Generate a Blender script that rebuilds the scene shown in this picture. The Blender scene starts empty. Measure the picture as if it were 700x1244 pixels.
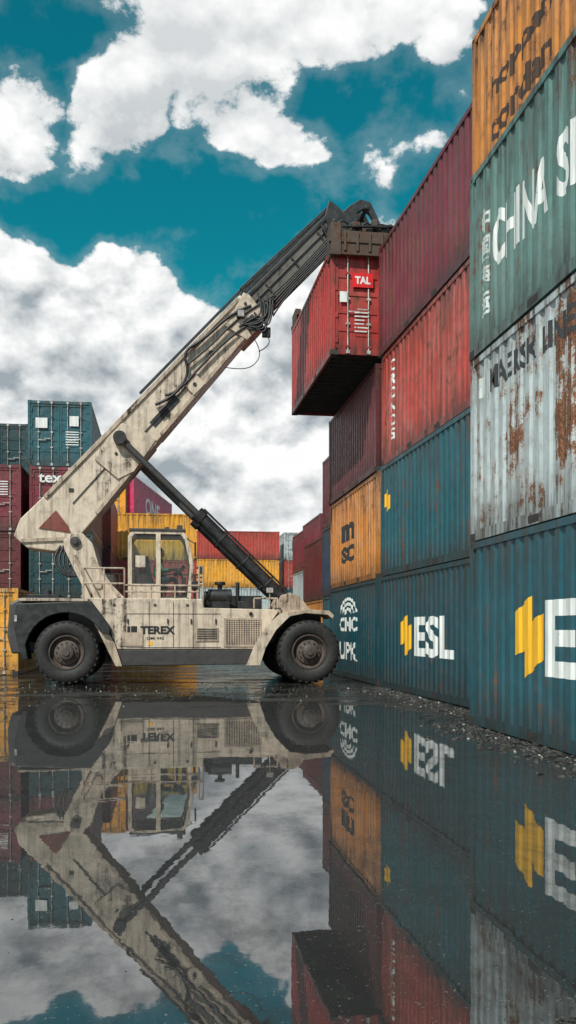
import bpy,bmesh,math,random
from mathutils import Vector, Matrix, noise as mnoise
random.seed(7)
scene=bpy.context.scene
COL=scene.collection
def lin(r,g,b):
    f=lambda c:(c/255/12.92) if c/255<=0.04045 else ((c/255+0.055)/1.055)**2.4
    return (f(r),f(g),f(b),1)

# ---------------------------------------------------------------- node helpers
class NT:
    def __init__(s,nt): s.nt=nt; s.N=nt.nodes; s.L=nt.links
    def put(s,sock,v):
        if v is None: return
        if hasattr(v,'is_output') : s.L.new(v,sock)
        else: sock.default_value=v
    def m(s,op,a,b=None,c=None,clamp=False):
        n=s.N.new('ShaderNodeMath'); n.operation=op; n.use_clamp=clamp
        s.put(n.inputs[0],a)
        if b is not None: s.put(n.inputs[1],b)
        if c is not None: s.put(n.inputs[2],c)
        return n.outputs[0]
    def noise(s,vec,scale,detail=6,rough=.55,dist=0,col=False):
        n=s.N.new('ShaderNodeTexNoise'); s.put(n.inputs['Vector'],vec)
        n.inputs['Scale'].default_value=scale; n.inputs['Detail'].default_value=detail
        n.inputs['Roughness'].default_value=rough; n.inputs['Distortion'].default_value=dist
        return n.outputs[1 if col else 0]
    def mapping(s,vec,loc=(0,0,0),scale=(1,1,1),rot=(0,0,0)):
        n=s.N.new('ShaderNodeMapping'); s.put(n.inputs[0],vec)
        n.inputs['Location'].default_value=loc; n.inputs['Scale'].default_value=scale; n.inputs['Rotation'].default_value=rot
        return n.outputs[0]
    def ss(s,x,a,b,lo=0,hi=1):
        n=s.N.new('ShaderNodeMapRange'); n.interpolation_type='SMOOTHSTEP'
        s.put(n.inputs[0],x); n.inputs[1].default_value=a; n.inputs[2].default_value=b
        n.inputs[3].default_value=lo; n.inputs[4].default_value=hi
        return n.outputs[0]
    def mix(s,f,a,b,mode='MIX'):
        n=s.N.new('ShaderNodeMix'); n.data_type='RGBA'; n.blend_type=mode
        s.put(n.inputs[0],f); s.put(n.inputs[6],a); s.put(n.inputs[7],b)
        return n.outputs[2]
    def vm(s,op,a,b):
        n=s.N.new('ShaderNodeVectorMath'); n.operation=op
        s.put(n.inputs[0],a)
        if op=='SCALE': s.put(n.inputs[3],b)
        else: s.put(n.inputs[1],b)
        return n.outputs[0]
    def sep(s,v):
        n=s.N.new('ShaderNodeSeparateXYZ'); s.put(n.inputs[0],v); return n.outputs
    def bump(s,h,strength=.3,dist=.01):
        n=s.N.new('ShaderNodeBump'); s.put(n.inputs['Height'],h)
        n.inputs['Strength'].default_value=strength; n.inputs['Distance'].default_value=dist
        return n.outputs[0]
def newmat(name):
    m=bpy.data.materials.new(name); m.use_nodes=True
    t=NT(m.node_tree); b=m.node_tree.nodes['Principled BSDF']
    tc=t.N.new('ShaderNodeTexCoord')
    return m,t,b,tc.outputs['Object']
def scl(c,k): return (c[0]*k,c[1]*k,c[2]*k,1)

def paint(name,col,rust=.15,dirt=.4,fade=.25,rough=.45,metal=0,rustcol=(.13,.045,.018,1),zdirt=True,seed=None,clus=.35,grime=(.03,.026,.023,1),msc=4.2):
    m,t,b,oc=newmat(name)
    sd=seed if seed is not None else random.uniform(0,90)
    v=t.mapping(oc,loc=(sd,sd*.7,sd*.3))
    vs=t.mapping(oc,loc=(sd,sd,sd),scale=(5,5,.38))
    big=t.noise(v,.8,3,.6)
    mid=t.noise(v,msc,6,.70)
    st=t.noise(vs,1.6,5,.7)
    fine=t.noise(v,42,1,.6)
    lum=(col[0]+col[1]+col[2])/3
    fd=tuple(min(1,c*.76+lum*.36+.02) for c in col[:3])+(1,)
    c=t.mix(t.ss(big,.35,.68,0,fade*1.3),col,fd)
    dk=tuple(a*.35+g*.65*1.0 for a,g in zip(col[:3],grime[:3]))+(1,)
    c=t.mix(t.ss(st,.44,.70,0,dirt),c,dk)
    c=t.mix(t.ss(mid,.46,.74,0,dirt*.85),c,dk)
    pale=t.m('MULTIPLY',t.ss(st,.50,.28),t.ss(mid,.5,.3))
    c=t.mix(t.m('MULTIPLY',pale,.28),c,fd)
    r=t.m('ADD',t.m('MULTIPLY',mid,.5),t.m('MULTIPLY',st,.5))
    r=t.m('ADD',r,t.m('MULTIPLY',t.m('SUBTRACT',fine,.5),.16))
    r=t.m('ADD',r,t.m('MULTIPLY',t.m('SUBTRACT',big,.5),clus))
    th=.70-.22*rust
    rm=t.ss(r,th,th+.035)
    halo=t.ss(r,th-.08,th+.02,0,.6)
    c=t.mix(halo,c,t.mix(.55,c,(rustcol[0]*1.4,rustcol[1]*1.4,rustcol[2]*1.4,1)))
    rc=t.mix(t.ss(fine,.3,.7),scl(rustcol,.4),scl(rustcol,1.4))
    c=t.mix(rm,c,rc)
    if zdirt:
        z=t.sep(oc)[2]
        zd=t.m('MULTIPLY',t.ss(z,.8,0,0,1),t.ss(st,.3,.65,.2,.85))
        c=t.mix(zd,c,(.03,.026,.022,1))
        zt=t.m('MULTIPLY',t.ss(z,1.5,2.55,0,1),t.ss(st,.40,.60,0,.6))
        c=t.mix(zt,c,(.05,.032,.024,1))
    t.put(b.inputs['Base Color'],c)
    t.put(b.inputs['Roughness'],t.m('ADD',t.m('MULTIPLY',rm,.35),t.m('ADD',t.m('MULTIPLY',mid,.35),rough-.17)))
    b.inputs['Metallic'].default_value=metal
    h=t.m('ADD',t.m('MULTIPLY',rm,-.5),t.m('ADD',t.m('MULTIPLY',big,10.0),t.m('MULTIPLY',mid,1.1)))
    t.put(b.inputs['Normal'],t.bump(h,.55,.014))
    return m

def plain(name,col,rough=.6,metal=0,var=.35,scale=9):
    m,t,b,oc=newmat(name)
    n=t.noise(oc,scale,5,.65)
    c=t.mix(t.ss(n,.35,.68),scl(col,1-var),scl(col,1+var))
    t.put(b.inputs['Base Color'],c)
    t.put(b.inputs['Roughness'],t.m('ADD',t.m('MULTIPLY',n,.3),rough-.15))
    b.inputs['Metallic'].default_value=metal
    t.put(b.inputs['Normal'],t.bump(n,.25,.01))
    return m

def logomat(name,col,wear=.3):
    m,t,b,oc=newmat(name)
    n=t.noise(oc,9,6,.7); n2=t.noise(t.mapping(oc,scale=(4,4,.5)),2.2,4,.7)
    t.put(b.inputs['Base Color'],t.mix(t.ss(n2,.42,.72,0,.6),col,scl(col,.45)))
    b.inputs['Roughness'].default_value=.55
    tr=t.N.new('ShaderNodeBsdfTransparent'); mx=t.N.new('ShaderNodeMixShader')
    th=.72-.2*wear
    t.put(mx.inputs[0],t.ss(n,th,th+.04,0,1))
    t.L.new(b.outputs[0],mx.inputs[1]); t.L.new(tr.outputs[0],mx.inputs[2])
    t.L.new(mx.outputs[0],t.N['Material Output'].inputs[0])
    return m

# ---------------------------------------------------------------- mesh helper
class MB:
    def __init__(s): s.v=[];s.f=[];s.mi=[]
    def add(s,vs,fs,mi=0):
        o=len(s.v); s.v+=[tuple(x) for x in vs]
        for f in fs: s.f.append([i+o for i in f]); s.mi.append(mi)
    def box(s,a,b,mi=0):
        x0,y0,z0=a;x1,y1,z1=b
        s.add([(x0,y0,z0),(x1,y0,z0),(x1,y1,z0),(x0,y1,z0),(x0,y0,z1),(x1,y0,z1),(x1,y1,z1),(x0,y1,z1)],
          [(0,3,2,1),(4,5,6,7),(0,1,5,4),(1,2,6,5),(2,3,7,6),(3,0,4,7)],mi)
    def cyl(s,p,q,r,mi=0,n=10,r2=None):
        p=Vector(p);q=Vector(q);d=(q-p).normalized(); r2=r if r2 is None else r2
        a=d.orthogonal().normalized(); b=d.cross(a)
        vs=[];fs=[]
        for i in range(n):
            w=2*math.pi*i/n; o=a*math.cos(w)+b*math.sin(w)
            vs.append(p+o*r); vs.append(q+o*r2)
        for i in range(n):
            j=(i+1)%n; fs.append((2*i,2*j,2*j+1,2*i+1))
        fs.append([2*i for i in range(n)][::-1]); fs.append([2*i+1 for i in range(n)])
        s.add(vs,fs,mi)
    def prism(s,pts,y0,y1,mi=0):
        n=len(pts)
        vs=[(x,y0,z) for x,z in pts]+[(x,y1,z) for x,z in pts]
        fs=[list(range(n)),list(range(n,2*n))[::-1]]+[(i,i+n,(i+1)%n+n,(i+1)%n) for i in range(n)]
        s.add(vs,fs,mi)
    def lathe(s,prof,c,n=48,mi=0,sgn=1):
        vs=[];fs=[]
        for i in range(n):
            w=2*math.pi*i/n
            for r,y in prof: vs.append((c[0]+r*math.cos(w),c[1]+sgn*y,c[2]+r*math.sin(w)))
        k=len(prof)
        for i in range(n):
            j=(i+1)%n
            for a in range(k-1): fs.append((i*k+a,j*k+a,j*k+a+1,i*k+a+1))
        s.add(vs,fs,mi)
    def obj(s,name,mats,parent=None,bevel=0,smooth=False,loc=(0,0,0),rot=0):
        me=bpy.data.meshes.new(name); me.from_pydata(s.v,[],s.f)
        for m in mats: me.materials.append(m)
        for p,i in zip(me.polygons,s.mi): p.material_index=i
        bm=bmesh.new(); bm.from_mesh(me); bmesh.ops.recalc_face_normals(bm,faces=bm.faces)
        bm.to_mesh(me); bm.free()
        o=bpy.data.objects.new(name,me); COL.objects.link(o)
        o.location=loc; o.rotation_euler=(0,0,rot)
        if parent: o.parent=parent
        if bevel:
            b=o.modifiers.new('bevel','BEVEL'); b.width=bevel; b.segments=2; b.limit_method='ANGLE'; b.angle_limit=.6
        if smooth:
            for p in me.polygons: p.use_smooth=True
            try:
                me.set_sharp_from_angle(angle=math.radians(38))
            except Exception: pass
        return o

def textmesh(body,bold=0.0):
    cu=bpy.data.curves.new('t','FONT'); cu.body=body; cu.size=1; cu.offset=bold; cu.resolution_u=4
    ob=bpy.data.objects.new('t',cu); COL.objects.link(ob)
    bpy.context.view_layer.update()
    me=bpy.data.meshes.new_from_object(ob.evaluated_get(bpy.context.evaluated_depsgraph_get()))
    bpy.data.objects.remove(ob)
    vs=[v.co.copy() for v in me.vertices]; fs=[list(p.vertices) for p in me.polygons]
    x0=min(v.x for v in vs);x1=max(v.x for v in vs);y0=min(v.y for v in vs);y1=max(v.y for v in vs)
    return [((v.x-x0)/(x1-x0),(v.y-y0)/(y1-y0)) for v in vs],fs

# ---------------------------------------------------------------- containers
H=2.59; W=2.438
PER=.278
DEP=.028
KA,KB,KC=.40,.54,.86
def prof(y,L):
    if y<.16 or y>L-.16: return 0.012
    t=((y-.16)%PER)/PER
    if t<KA: return .012
    if t<KB: return .012+DEP*(t-KA)/(KB-KA)
    if t<KC: return .012+DEP
    return .012+DEP*(1-t)/(1-KC)
def breaks(L):
    out=[];y=.16
    while y<L-.16:
        for k in (0,KA,KB,KC): 
            if y+k*PER<L-.16: out.append(y+k*PER)
        y+=PER
    return out+[L-.16]

dark_steel=plain('underframe_steel',(.03,.027,.025,1),.7)
bar_steel=plain('galvanised_bar',(.42,.40,.38,1),.45,.3)
def side_mark(root,vs,fs,L,box,mat,name,face='side'):
    yl,yr,zb,zt=box
    bm=bmesh.new()
    bv=[bm.verts.new((0,yl+(yr-yl)*u,zb+(zt-zb)*w)) for u,w in vs]
    for f in fs:
        try: bm.faces.new([bv[i] for i in f])
        except ValueError: pass
    lo,hi=min(yl,yr),max(yl,yr)
    for y in breaks(L):
        if lo<y<hi:
            bmesh.ops.bisect_plane(bm,geom=bm.verts[:]+bm.edges[:]+bm.faces[:],dist=1e-5,plane_co=(0,y,0),plane_no=(0,1,0))
    for v in bm.verts: v.co.x=prof(v.co.y,L)-.003
    me=bpy.data.meshes.new(name); bm.to_mesh(me); bm.free(); me.materials.append(mat)
    o=bpy.data.objects.new(name,me); COL.objects.link(o); o.parent=root
    return o
def end_mark(root,vs,fs,box,mat,name,y=.0):
    xl,xr,zb,zt=box
    me=bpy.data.meshes.new(name)
    me.from_pydata([(xl+(xr-xl)*u,y,zb+(zt-zb)*w) for u,w in vs],[],fs); me.materials.append(mat)
    o=bpy.data.objects.new(name,me); COL.objects.link(o); o.parent=root
    return o
SQ=([(0,0),(1,0),(1,1),(0,1)],[(0,1,2,3)])

def container(x,y,z,mat,L=6.058,rot=0,door=True,h=H):
    b=MB()
    for cx in (0,W-.162):
        for cy in (0,L-.178):
            for cz in (0,h-.118):
                b.box((cx-.004,cy-.004,cz),(cx+.166,cy+.182,cz+.118),1 if cz==0 else 0)
                hx=cx-.006 if cx==0 else cx+.168
                b.box((hx-.001,cy+.06,cz+.035),(hx+.001,cy+.12,cz+.085),1)
    for cx in (0,W-.10):
        for cy in (0,L-.15):
            b.box((cx,cy,.118),(cx+.10,cy+.15,h-.118))
    for cx in (0,W-.06):
        b.box((cx,.178,0.015),(cx+.06,L-.178,.16)); b.box((cx,.178,h-.10),(cx+.06,L-.178,h-.012))
    for yy in (L*.33,L*.62):
        b.box((-.002,yy,.035),(.03,yy+.30,.13),1)
    for cy in (.004,L-.064):
        b.box((.162,cy,.012),(W-.162,cy+.06,.15)); b.box((.162,cy,h-.13),(W-.162,cy+.06,h-.012))
    for side in (0,1):
        ys=[.15]+breaks(L)+[L-.15]
        vs=[];fs=[]
        for yy in ys:
            p=prof(min(max(yy,.16),L-.16),L)
            X=p if side==0 else W-p
            vs+= [(X,yy,.14),(X,yy,h-.09)]
        for i in range(len(ys)-1): fs.append((2*i,2*i+2,2*i+3,2*i+1))
        b.add(vs,fs)
    b.box((.05,.06,h-.055),(W-.05,L-.06,h-.03))
    b.box((.05,.06,.13),(W-.05,L-.06,.145),1)
    n=int(L/.31)
    for i in range(1,n):
        yy=L*i/n; b.box((.06,yy-.022,.02),(W-.06,yy+.022,.128),1)
    def endcorr(cy,sg):
        x0=.1;ww=(W-.2)/9
        vs=[];fs=[]
        for i in range(9):
            for t,o in ((0,.02),(.3,.02),(.5,.055),(.8,.055)): vs+=[(x0+ww*(i+t),cy+sg*o,.14),(x0+ww*(i+t),cy+sg*o,h-.1)]
        vs+=[(W-.1,cy+sg*.02,.14),(W-.1,cy+sg*.02,h-.1)]
        for i in range(len(vs)//2-1): fs.append((2*i,2*i+2,2*i+3,2*i+1))
        b.add(vs,fs)
    endcorr(L,-1)
    if not door: endcorr(0,1)
    else:
        mid=W/2
        for x0,x1 in ((.105,mid-.008),(mid+.008,W-.105)):
            b.box((x0,.055,.155),(x1,.075,h-.135))
            b.box((x0,.03,.155),(x0+.07,.055,h-.135)); b.box((x1-.07,.03,.155),(x1,.055,h-.135))
            b.box((x0+.07,.03,.155),(x1-.07,.055,.24)); b.box((x0+.07,.03,h-.22),(x1-.07,.055,h-.135))
            nn=4
            for i in range(1,nn+1):
                zc=.24+(h-.46)*i/(nn+1)
                b.box((x0+.07,.037,zc-.09),(x1-.07,.055,zc+.09))
            for fx in (.27,.73):
                bx=x0+(x1-x0)*fx
                b.cyl((bx,.005,.06),(bx,.005,h-.05),.017,2,8)
                for zc in (.2,.75,1.35,1.95,h-.2):
                    b.box((bx-.05,-.012,zc-.025),(bx+.05,.032,zc+.025),2 if zc in(.75,1.35) else 0)
                for zc in (.075,h-.075): b.box((bx-.045,-.02,zc-.04),(bx+.045,.01,zc+.04),2)
                b.box((bx-.015,-.02,1.02),(bx+.28*(1 if fx<.5 else -1)+.015,-.005,1.05) if fx<.5 else (bx+.015,-.005,1.05),2)
                if fx>.5: b.box((bx-.28,-.02,1.08),(bx,-.005,1.11),2)
            hx=x0-.02 if x0<1 else x1-.06
            for zc in (.35,.95,1.6,2.2): b.box((hx,.008,zc-.06),(hx+.08,.03,zc+.06))
        b.box((mid-.008,.05,.155),(mid+.008,.06,h-.135),1)
    return b.obj('shipping_container',[mat,dark_steel,bar_steel],loc=(x,y,z),rot=rot)

C=dict(
 esl=lin(18,78,90), esl2=lin(16,68,79), teal=lin(14,86,98), dteal=lin(14,62,70),
 red=lin(178,66,54), maroon=lin(118,36,50), dmaroon=lin(96,32,38), orange=lin(202,128,54),
 green=lin(92,126,120), white=lin(178,188,190), yellow=lin(230,160,40), pink=lin(200,40,100), tal=lin(172,44,38), blue=lin(28,62,86))
def P(k,**kw): return paint('painted_steel_'+k,C[k],**kw)
white_mark=logomat('white_marking',(.75,.76,.75,1),.3)
pale_mark=logomat('pale_marking',(.62,.66,.64,1),.5)
dark_mark=logomat('dark_marking',(.03,.03,.035,1),.4)
brown_mark=logomat('brown_marking',(.06,.03,.018,1),.5)
yellow_mark=logomat('yellow_marking',lin(238,178,36),.25)
red_mark=logomat('red_marking',lin(215,20,30),.1)
def esl_icon():
    vs=[];fs=[]
    def quad(p):
        o=len(vs); vs.extend(p); fs.append(tuple(range(o,o+len(p))))
    quad([(0,.60),(0,.80),(.60,1.0),(.60,.80)])
    quad([(0,.26),(0,.56),(1,.78),(1,.48)])
    quad([(0,.56),(0,.60),(.60,.80),(.60,.692)])
    quad([(.40,0),(.40,.22),(1,.44),(1,.24)])
    quad([(.40,.22),(.40,.348),(1,.48),(1,.44)])
    return vs,fs
def txt(root,s,L,box,mat,bold=.0,name='lettering'):
    vs,fs=textmesh(s,bold); return side_mark(root,vs,fs,L,box,mat,name)
L20=6.058
# --- column 1
y1=12.06-L20
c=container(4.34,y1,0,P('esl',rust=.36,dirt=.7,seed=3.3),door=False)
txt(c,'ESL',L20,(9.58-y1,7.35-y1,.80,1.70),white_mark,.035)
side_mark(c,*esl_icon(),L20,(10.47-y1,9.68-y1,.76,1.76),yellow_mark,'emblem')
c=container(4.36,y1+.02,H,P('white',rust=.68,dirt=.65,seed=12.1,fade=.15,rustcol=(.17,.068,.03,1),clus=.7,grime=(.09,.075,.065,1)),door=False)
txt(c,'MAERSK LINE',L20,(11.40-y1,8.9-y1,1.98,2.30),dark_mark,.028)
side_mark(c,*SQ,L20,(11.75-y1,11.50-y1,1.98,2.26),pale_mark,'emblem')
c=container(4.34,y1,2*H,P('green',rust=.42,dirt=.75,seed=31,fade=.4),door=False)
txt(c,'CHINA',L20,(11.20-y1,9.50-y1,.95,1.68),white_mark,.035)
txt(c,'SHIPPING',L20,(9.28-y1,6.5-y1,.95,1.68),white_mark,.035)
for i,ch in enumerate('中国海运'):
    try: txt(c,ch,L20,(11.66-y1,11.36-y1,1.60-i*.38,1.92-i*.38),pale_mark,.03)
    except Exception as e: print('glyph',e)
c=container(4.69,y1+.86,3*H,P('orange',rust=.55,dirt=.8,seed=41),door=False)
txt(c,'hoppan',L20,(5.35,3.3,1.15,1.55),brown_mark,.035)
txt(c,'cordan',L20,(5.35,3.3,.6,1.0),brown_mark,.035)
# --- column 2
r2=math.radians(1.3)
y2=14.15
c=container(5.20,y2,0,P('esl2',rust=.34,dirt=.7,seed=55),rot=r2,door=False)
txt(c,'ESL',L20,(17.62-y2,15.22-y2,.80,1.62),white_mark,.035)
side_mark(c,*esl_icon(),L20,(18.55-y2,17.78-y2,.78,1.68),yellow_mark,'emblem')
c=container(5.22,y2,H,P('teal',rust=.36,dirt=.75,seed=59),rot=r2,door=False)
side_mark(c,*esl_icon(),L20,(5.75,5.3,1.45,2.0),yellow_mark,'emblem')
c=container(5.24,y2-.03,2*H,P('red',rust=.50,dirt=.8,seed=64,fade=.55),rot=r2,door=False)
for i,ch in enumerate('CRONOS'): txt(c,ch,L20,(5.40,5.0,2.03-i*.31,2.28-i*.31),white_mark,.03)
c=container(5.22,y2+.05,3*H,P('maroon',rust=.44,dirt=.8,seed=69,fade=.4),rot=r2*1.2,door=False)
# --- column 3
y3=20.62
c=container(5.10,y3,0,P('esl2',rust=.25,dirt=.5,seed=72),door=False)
txt(c,'CNC',L20,(4.6,2.3,1.30,1.70),white_mark,.04)
txt(c,'UPK',L20,(4.6,2.3,.50,1.0),white_mark,.04)
vs=[];fs=[]
for a in range(3):
    for i in range(14):
        w0=math.pi*(.05+.9*i/14); w1=math.pi*(.05+.9*(i+1)/14)
        r0,r1=.5-.14*a,.42-.14*a
        o=len(vs); vs+= [(.5+r0*math.cos(w0),r0*math.sin(w0)*2),(.5+r0*math.cos(w1),r0*math.sin(w1)*2),(.5+r1*math.cos(w1),r1*math.sin(w1)*2),(.5+r1*math.cos(w0),r1*math.sin(w0)*2)]
        fs.append((o,o+1,o+2,o+3))
side_mark(c,vs,fs,L20,(4.6,2.3,1.75,2.25),white_mark,'emblem')
c=container(5.12,y3,H,P('orange',rust=.4,dirt=.7,seed=77,fade=.5),door=False)
txt(c,'m',L20,(4.4,2.7,1.25,1.75),dark_mark,.06); txt(c,'SC',L20,(4.4,2.7,.65,1.12),dark_mark,.06)
c=container(5.08,y3+.04,2*H,P('dmaroon',rust=.25,dirt=.5,seed=79),door=False)
mcache={}
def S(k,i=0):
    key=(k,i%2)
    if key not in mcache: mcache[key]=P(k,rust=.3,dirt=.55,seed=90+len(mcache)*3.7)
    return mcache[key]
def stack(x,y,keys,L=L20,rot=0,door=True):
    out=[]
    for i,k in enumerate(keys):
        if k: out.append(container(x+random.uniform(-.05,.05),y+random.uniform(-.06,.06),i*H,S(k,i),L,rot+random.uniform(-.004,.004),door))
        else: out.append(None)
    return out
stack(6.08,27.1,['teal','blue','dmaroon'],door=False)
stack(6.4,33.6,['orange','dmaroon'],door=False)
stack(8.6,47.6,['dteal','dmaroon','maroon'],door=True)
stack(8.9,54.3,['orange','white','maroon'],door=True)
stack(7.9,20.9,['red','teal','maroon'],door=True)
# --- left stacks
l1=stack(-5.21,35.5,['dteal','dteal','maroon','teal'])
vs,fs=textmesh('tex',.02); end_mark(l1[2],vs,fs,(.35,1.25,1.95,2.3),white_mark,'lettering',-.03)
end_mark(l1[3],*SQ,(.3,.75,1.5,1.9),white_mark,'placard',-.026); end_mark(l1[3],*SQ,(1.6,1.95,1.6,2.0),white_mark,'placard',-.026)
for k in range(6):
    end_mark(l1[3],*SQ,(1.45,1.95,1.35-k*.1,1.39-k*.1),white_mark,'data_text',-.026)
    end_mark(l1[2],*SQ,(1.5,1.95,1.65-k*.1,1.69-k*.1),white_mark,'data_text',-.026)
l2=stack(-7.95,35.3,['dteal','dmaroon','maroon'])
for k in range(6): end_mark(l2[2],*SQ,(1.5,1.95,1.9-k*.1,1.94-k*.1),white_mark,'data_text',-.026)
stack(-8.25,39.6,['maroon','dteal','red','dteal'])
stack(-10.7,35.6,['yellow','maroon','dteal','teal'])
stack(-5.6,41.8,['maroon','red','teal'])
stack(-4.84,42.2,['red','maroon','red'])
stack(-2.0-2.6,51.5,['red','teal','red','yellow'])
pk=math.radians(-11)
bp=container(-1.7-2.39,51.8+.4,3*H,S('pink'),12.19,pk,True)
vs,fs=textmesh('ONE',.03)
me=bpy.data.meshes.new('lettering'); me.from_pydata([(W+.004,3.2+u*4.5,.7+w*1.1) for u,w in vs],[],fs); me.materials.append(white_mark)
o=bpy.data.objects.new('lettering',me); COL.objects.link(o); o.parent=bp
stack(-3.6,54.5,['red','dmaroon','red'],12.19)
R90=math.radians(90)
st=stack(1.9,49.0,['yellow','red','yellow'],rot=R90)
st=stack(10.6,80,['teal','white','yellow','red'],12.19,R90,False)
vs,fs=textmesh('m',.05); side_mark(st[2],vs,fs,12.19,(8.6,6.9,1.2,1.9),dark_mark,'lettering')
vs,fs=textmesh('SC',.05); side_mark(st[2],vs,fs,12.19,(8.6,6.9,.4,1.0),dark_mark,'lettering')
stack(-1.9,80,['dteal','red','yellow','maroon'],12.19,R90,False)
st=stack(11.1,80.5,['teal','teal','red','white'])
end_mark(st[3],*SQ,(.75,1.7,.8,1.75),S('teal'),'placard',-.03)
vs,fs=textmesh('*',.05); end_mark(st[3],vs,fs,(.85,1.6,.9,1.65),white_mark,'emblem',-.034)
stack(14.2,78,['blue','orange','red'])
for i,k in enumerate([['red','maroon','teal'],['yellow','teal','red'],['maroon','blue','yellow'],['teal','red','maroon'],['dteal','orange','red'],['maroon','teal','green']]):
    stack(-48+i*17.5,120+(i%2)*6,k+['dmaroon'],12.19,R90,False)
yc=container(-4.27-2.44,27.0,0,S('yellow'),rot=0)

# ---------------------------------------------------------------- reach stacker
rs=bpy.data.objects.new('reach_stacker',None); COL.objects.link(rs); rs.location=(0,0,0)
beige=paint('worn_beige_paint',lin(204,186,167),rust=.36,dirt=.92,fade=.12,rough=.5,rustcol=(.055,.036,.026,1),zdirt=False,seed=5,clus=.5,grime=(.075,.056,.044,1),msc=3.0)
beige2=paint('dirty_beige_paint',lin(180,160,142),rust=.42,dirt=1.0,fade=.12,rough=.55,rustcol=(.045,.03,.022,1),zdirt=False,seed=15,clus=.5,grime=(.045,.036,.03,1),msc=3.0)
black=plain('greasy_black',(.018,.018,.02,1),.5,0,.6,6)
dgrey=paint('dirty_dark_grey',lin(58,56,57),rust=.4,dirt=.6,fade=.3,rough=.5,rustcol=(.06,.04,.03,1),zdirt=False,seed=25)
mgrey=paint('worn_mid_grey',lin(96,90,84),rust=.55,dirt=.95,fade=.2,rough=.5,rustcol=(.04,.03,.025,1),zdirt=False,seed=27,clus=.5)
rusty=paint('rusty_steel',lin(74,56,46),rust=.6,dirt=.7,fade=.3,rough=.7,rustcol=(.10,.05,.03,1),zdirt=False,seed=35)
redp=paint('faded_red_paint',lin(120,50,40),rust=.5,dirt=.7,rough=.6,zdirt=False,seed=45)
rubber=plain('tyre_rubber',(.018,.017,.017,1),.7,0,.5,14)
rimm=paint('rim_paint',lin(84,72,66),rust=.6,dirt=.9,rough=.6,rustcol=(.04,.025,.018,1),zdirt=False,seed=48)
gm=bpy.data.materials.new('cab_glass'); gm.use_nodes=True
t=NT(gm.node_tree)
tr=t.N.new('ShaderNodeBsdfTransparent'); tr.inputs[0].default_value=(.72,.84,.80,1)
gl=t.N.new('ShaderNodeBsdfGlossy'); gl.inputs['Roughness'].default_value=.03
fr=t.N.new('ShaderNodeFresnel'); fr.inputs[0].default_value=1.5
mx=t.N.new('ShaderNodeMixShader'); t.put(mx.inputs[0],t.m('ADD',fr.outputs[0],.02)); t.L.new(tr.outputs[0],mx.inputs[1]); t.L.new(gl.outputs[0],mx.inputs[2])
t.L.new(mx.outputs[0],t.N['Material Output'].inputs[0])

YC=23.6
def part(name,mats,build,bevel=.012,smooth=False):
    b=MB(); build(b); return b.obj(name,mats if isinstance(mats,list) else [mats],rs,bevel,smooth)
def arc(cx,cz,r,a0,a1,n=10):
    return [(cx+r*math.cos(math.radians(a0+(a1-a0)*i/n)),cz+r*math.sin(math.radians(a0+(a1-a0)*i/n))) for i in range(n+1)]
def wheel(name,cx,yo,R,w,sg):
    b=MB(); c=(cx,yo,R)
    k=R/.8
    b.lathe([(.42*k,.07),(.46*k,.03),(.52*k,.0),(.62*k,-.012),(.70*k,.005),(.76*k,.045),(.785*k,.09),(.785*k,w-.09),(.76*k,w-.045),(.70*k,w),(.52*k,w),(.42*k,w-.07)],c,56,0,sg)
    b.lathe([(.44*k,.075),(.425*k,.03),(.405*k,.03),(.39*k,.12),(.33*k,.17),(.31*k,.14),(.30*k,.11),(.19*k,.085),(.175*k,-.02),(.15*k,-.035),(.09*k,-.04),(.08*k,-.07),(.0,-.07)],c,40,1,sg)
    b.lathe([(.44*k,w-.075),(.38*k,w-.12),(.0,w-.12)],c,24,1,sg)
    for i in range(12):
        a=2*math.pi*i/12
        p=Vector((cx+.245*k*math.cos(a),yo+sg*.065,R+.245*k*math.sin(a)))
        b.cyl(p,p+Vector((0,sg*.05,0)),.02,2,6)
    n=30
    for i in range(n):
        for half in (0,1):
            a0=2*math.pi*(i+.5*half)/n; vs=[]
            dy0,dy1=(.012,w*.56) if half==0 else (w-.012,w*.44)
            for rr in (.74*k,.806*k):
                for (yy,da) in ((dy0,0),(dy1,.10)):
                    r_=rr-(.03 if (rr>.77*k and abs(yy-dy0)<1e-6) else 0)
                    for e in (-.042,.042):
                        a=a0+da+e; vs.append((cx+r_*math.cos(a),yo+sg*yy,R+r_*math.sin(a)))
            b.add(vs,[(0,1,3,2),(4,6,7,5),(0,4,5,1),(2,3,7,6),(0,2,6,4),(1,5,7,3)],0)
    return b.obj(name,[rubber,rimm,dark_steel],rs,0,True)
FX,RX=3.60,-2.34
wheel('front_wheel_outer_near',FX,YC-2.1,.80,.52,1)
wheel('front_wheel_inner_near',FX,YC-2.1+.56,.80,.52,1)
wheel('front_wheel_outer_far',FX,YC+2.1,.80,.52,-1)
wheel('front_wheel_inner_far',FX,YC+2.1-.56,.80,.52,-1)
wheel('rear_wheel_near',RX,YC-1.62,.79,.52,1)
wheel('rear_wheel_far',RX,YC+1.62,.79,.52,-1)
def f(b):
    b.cyl((FX,YC-1.1,.8),(FX,YC+1.1,.8),.3,0,16); b.cyl((RX,YC-1.2,.79),(RX,YC+1.2,.79),.2,0,16)
    b.box((FX-.45,YC-.5,.45),(FX+.4,YC+.5,1.2)); b.box((RX-.3,YC-.4,.5),(RX+.3,YC+.4,1.2))
part('axles',black,f)
part('chassis_frame',dgrey,lambda b:(b.box((-3.3,YC-.95,1.0),(4.1,YC+.95,1.80)),b.box((-1.2,YC-1.2,.5),(2.3,YC+1.2,1.75))),.03)
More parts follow.
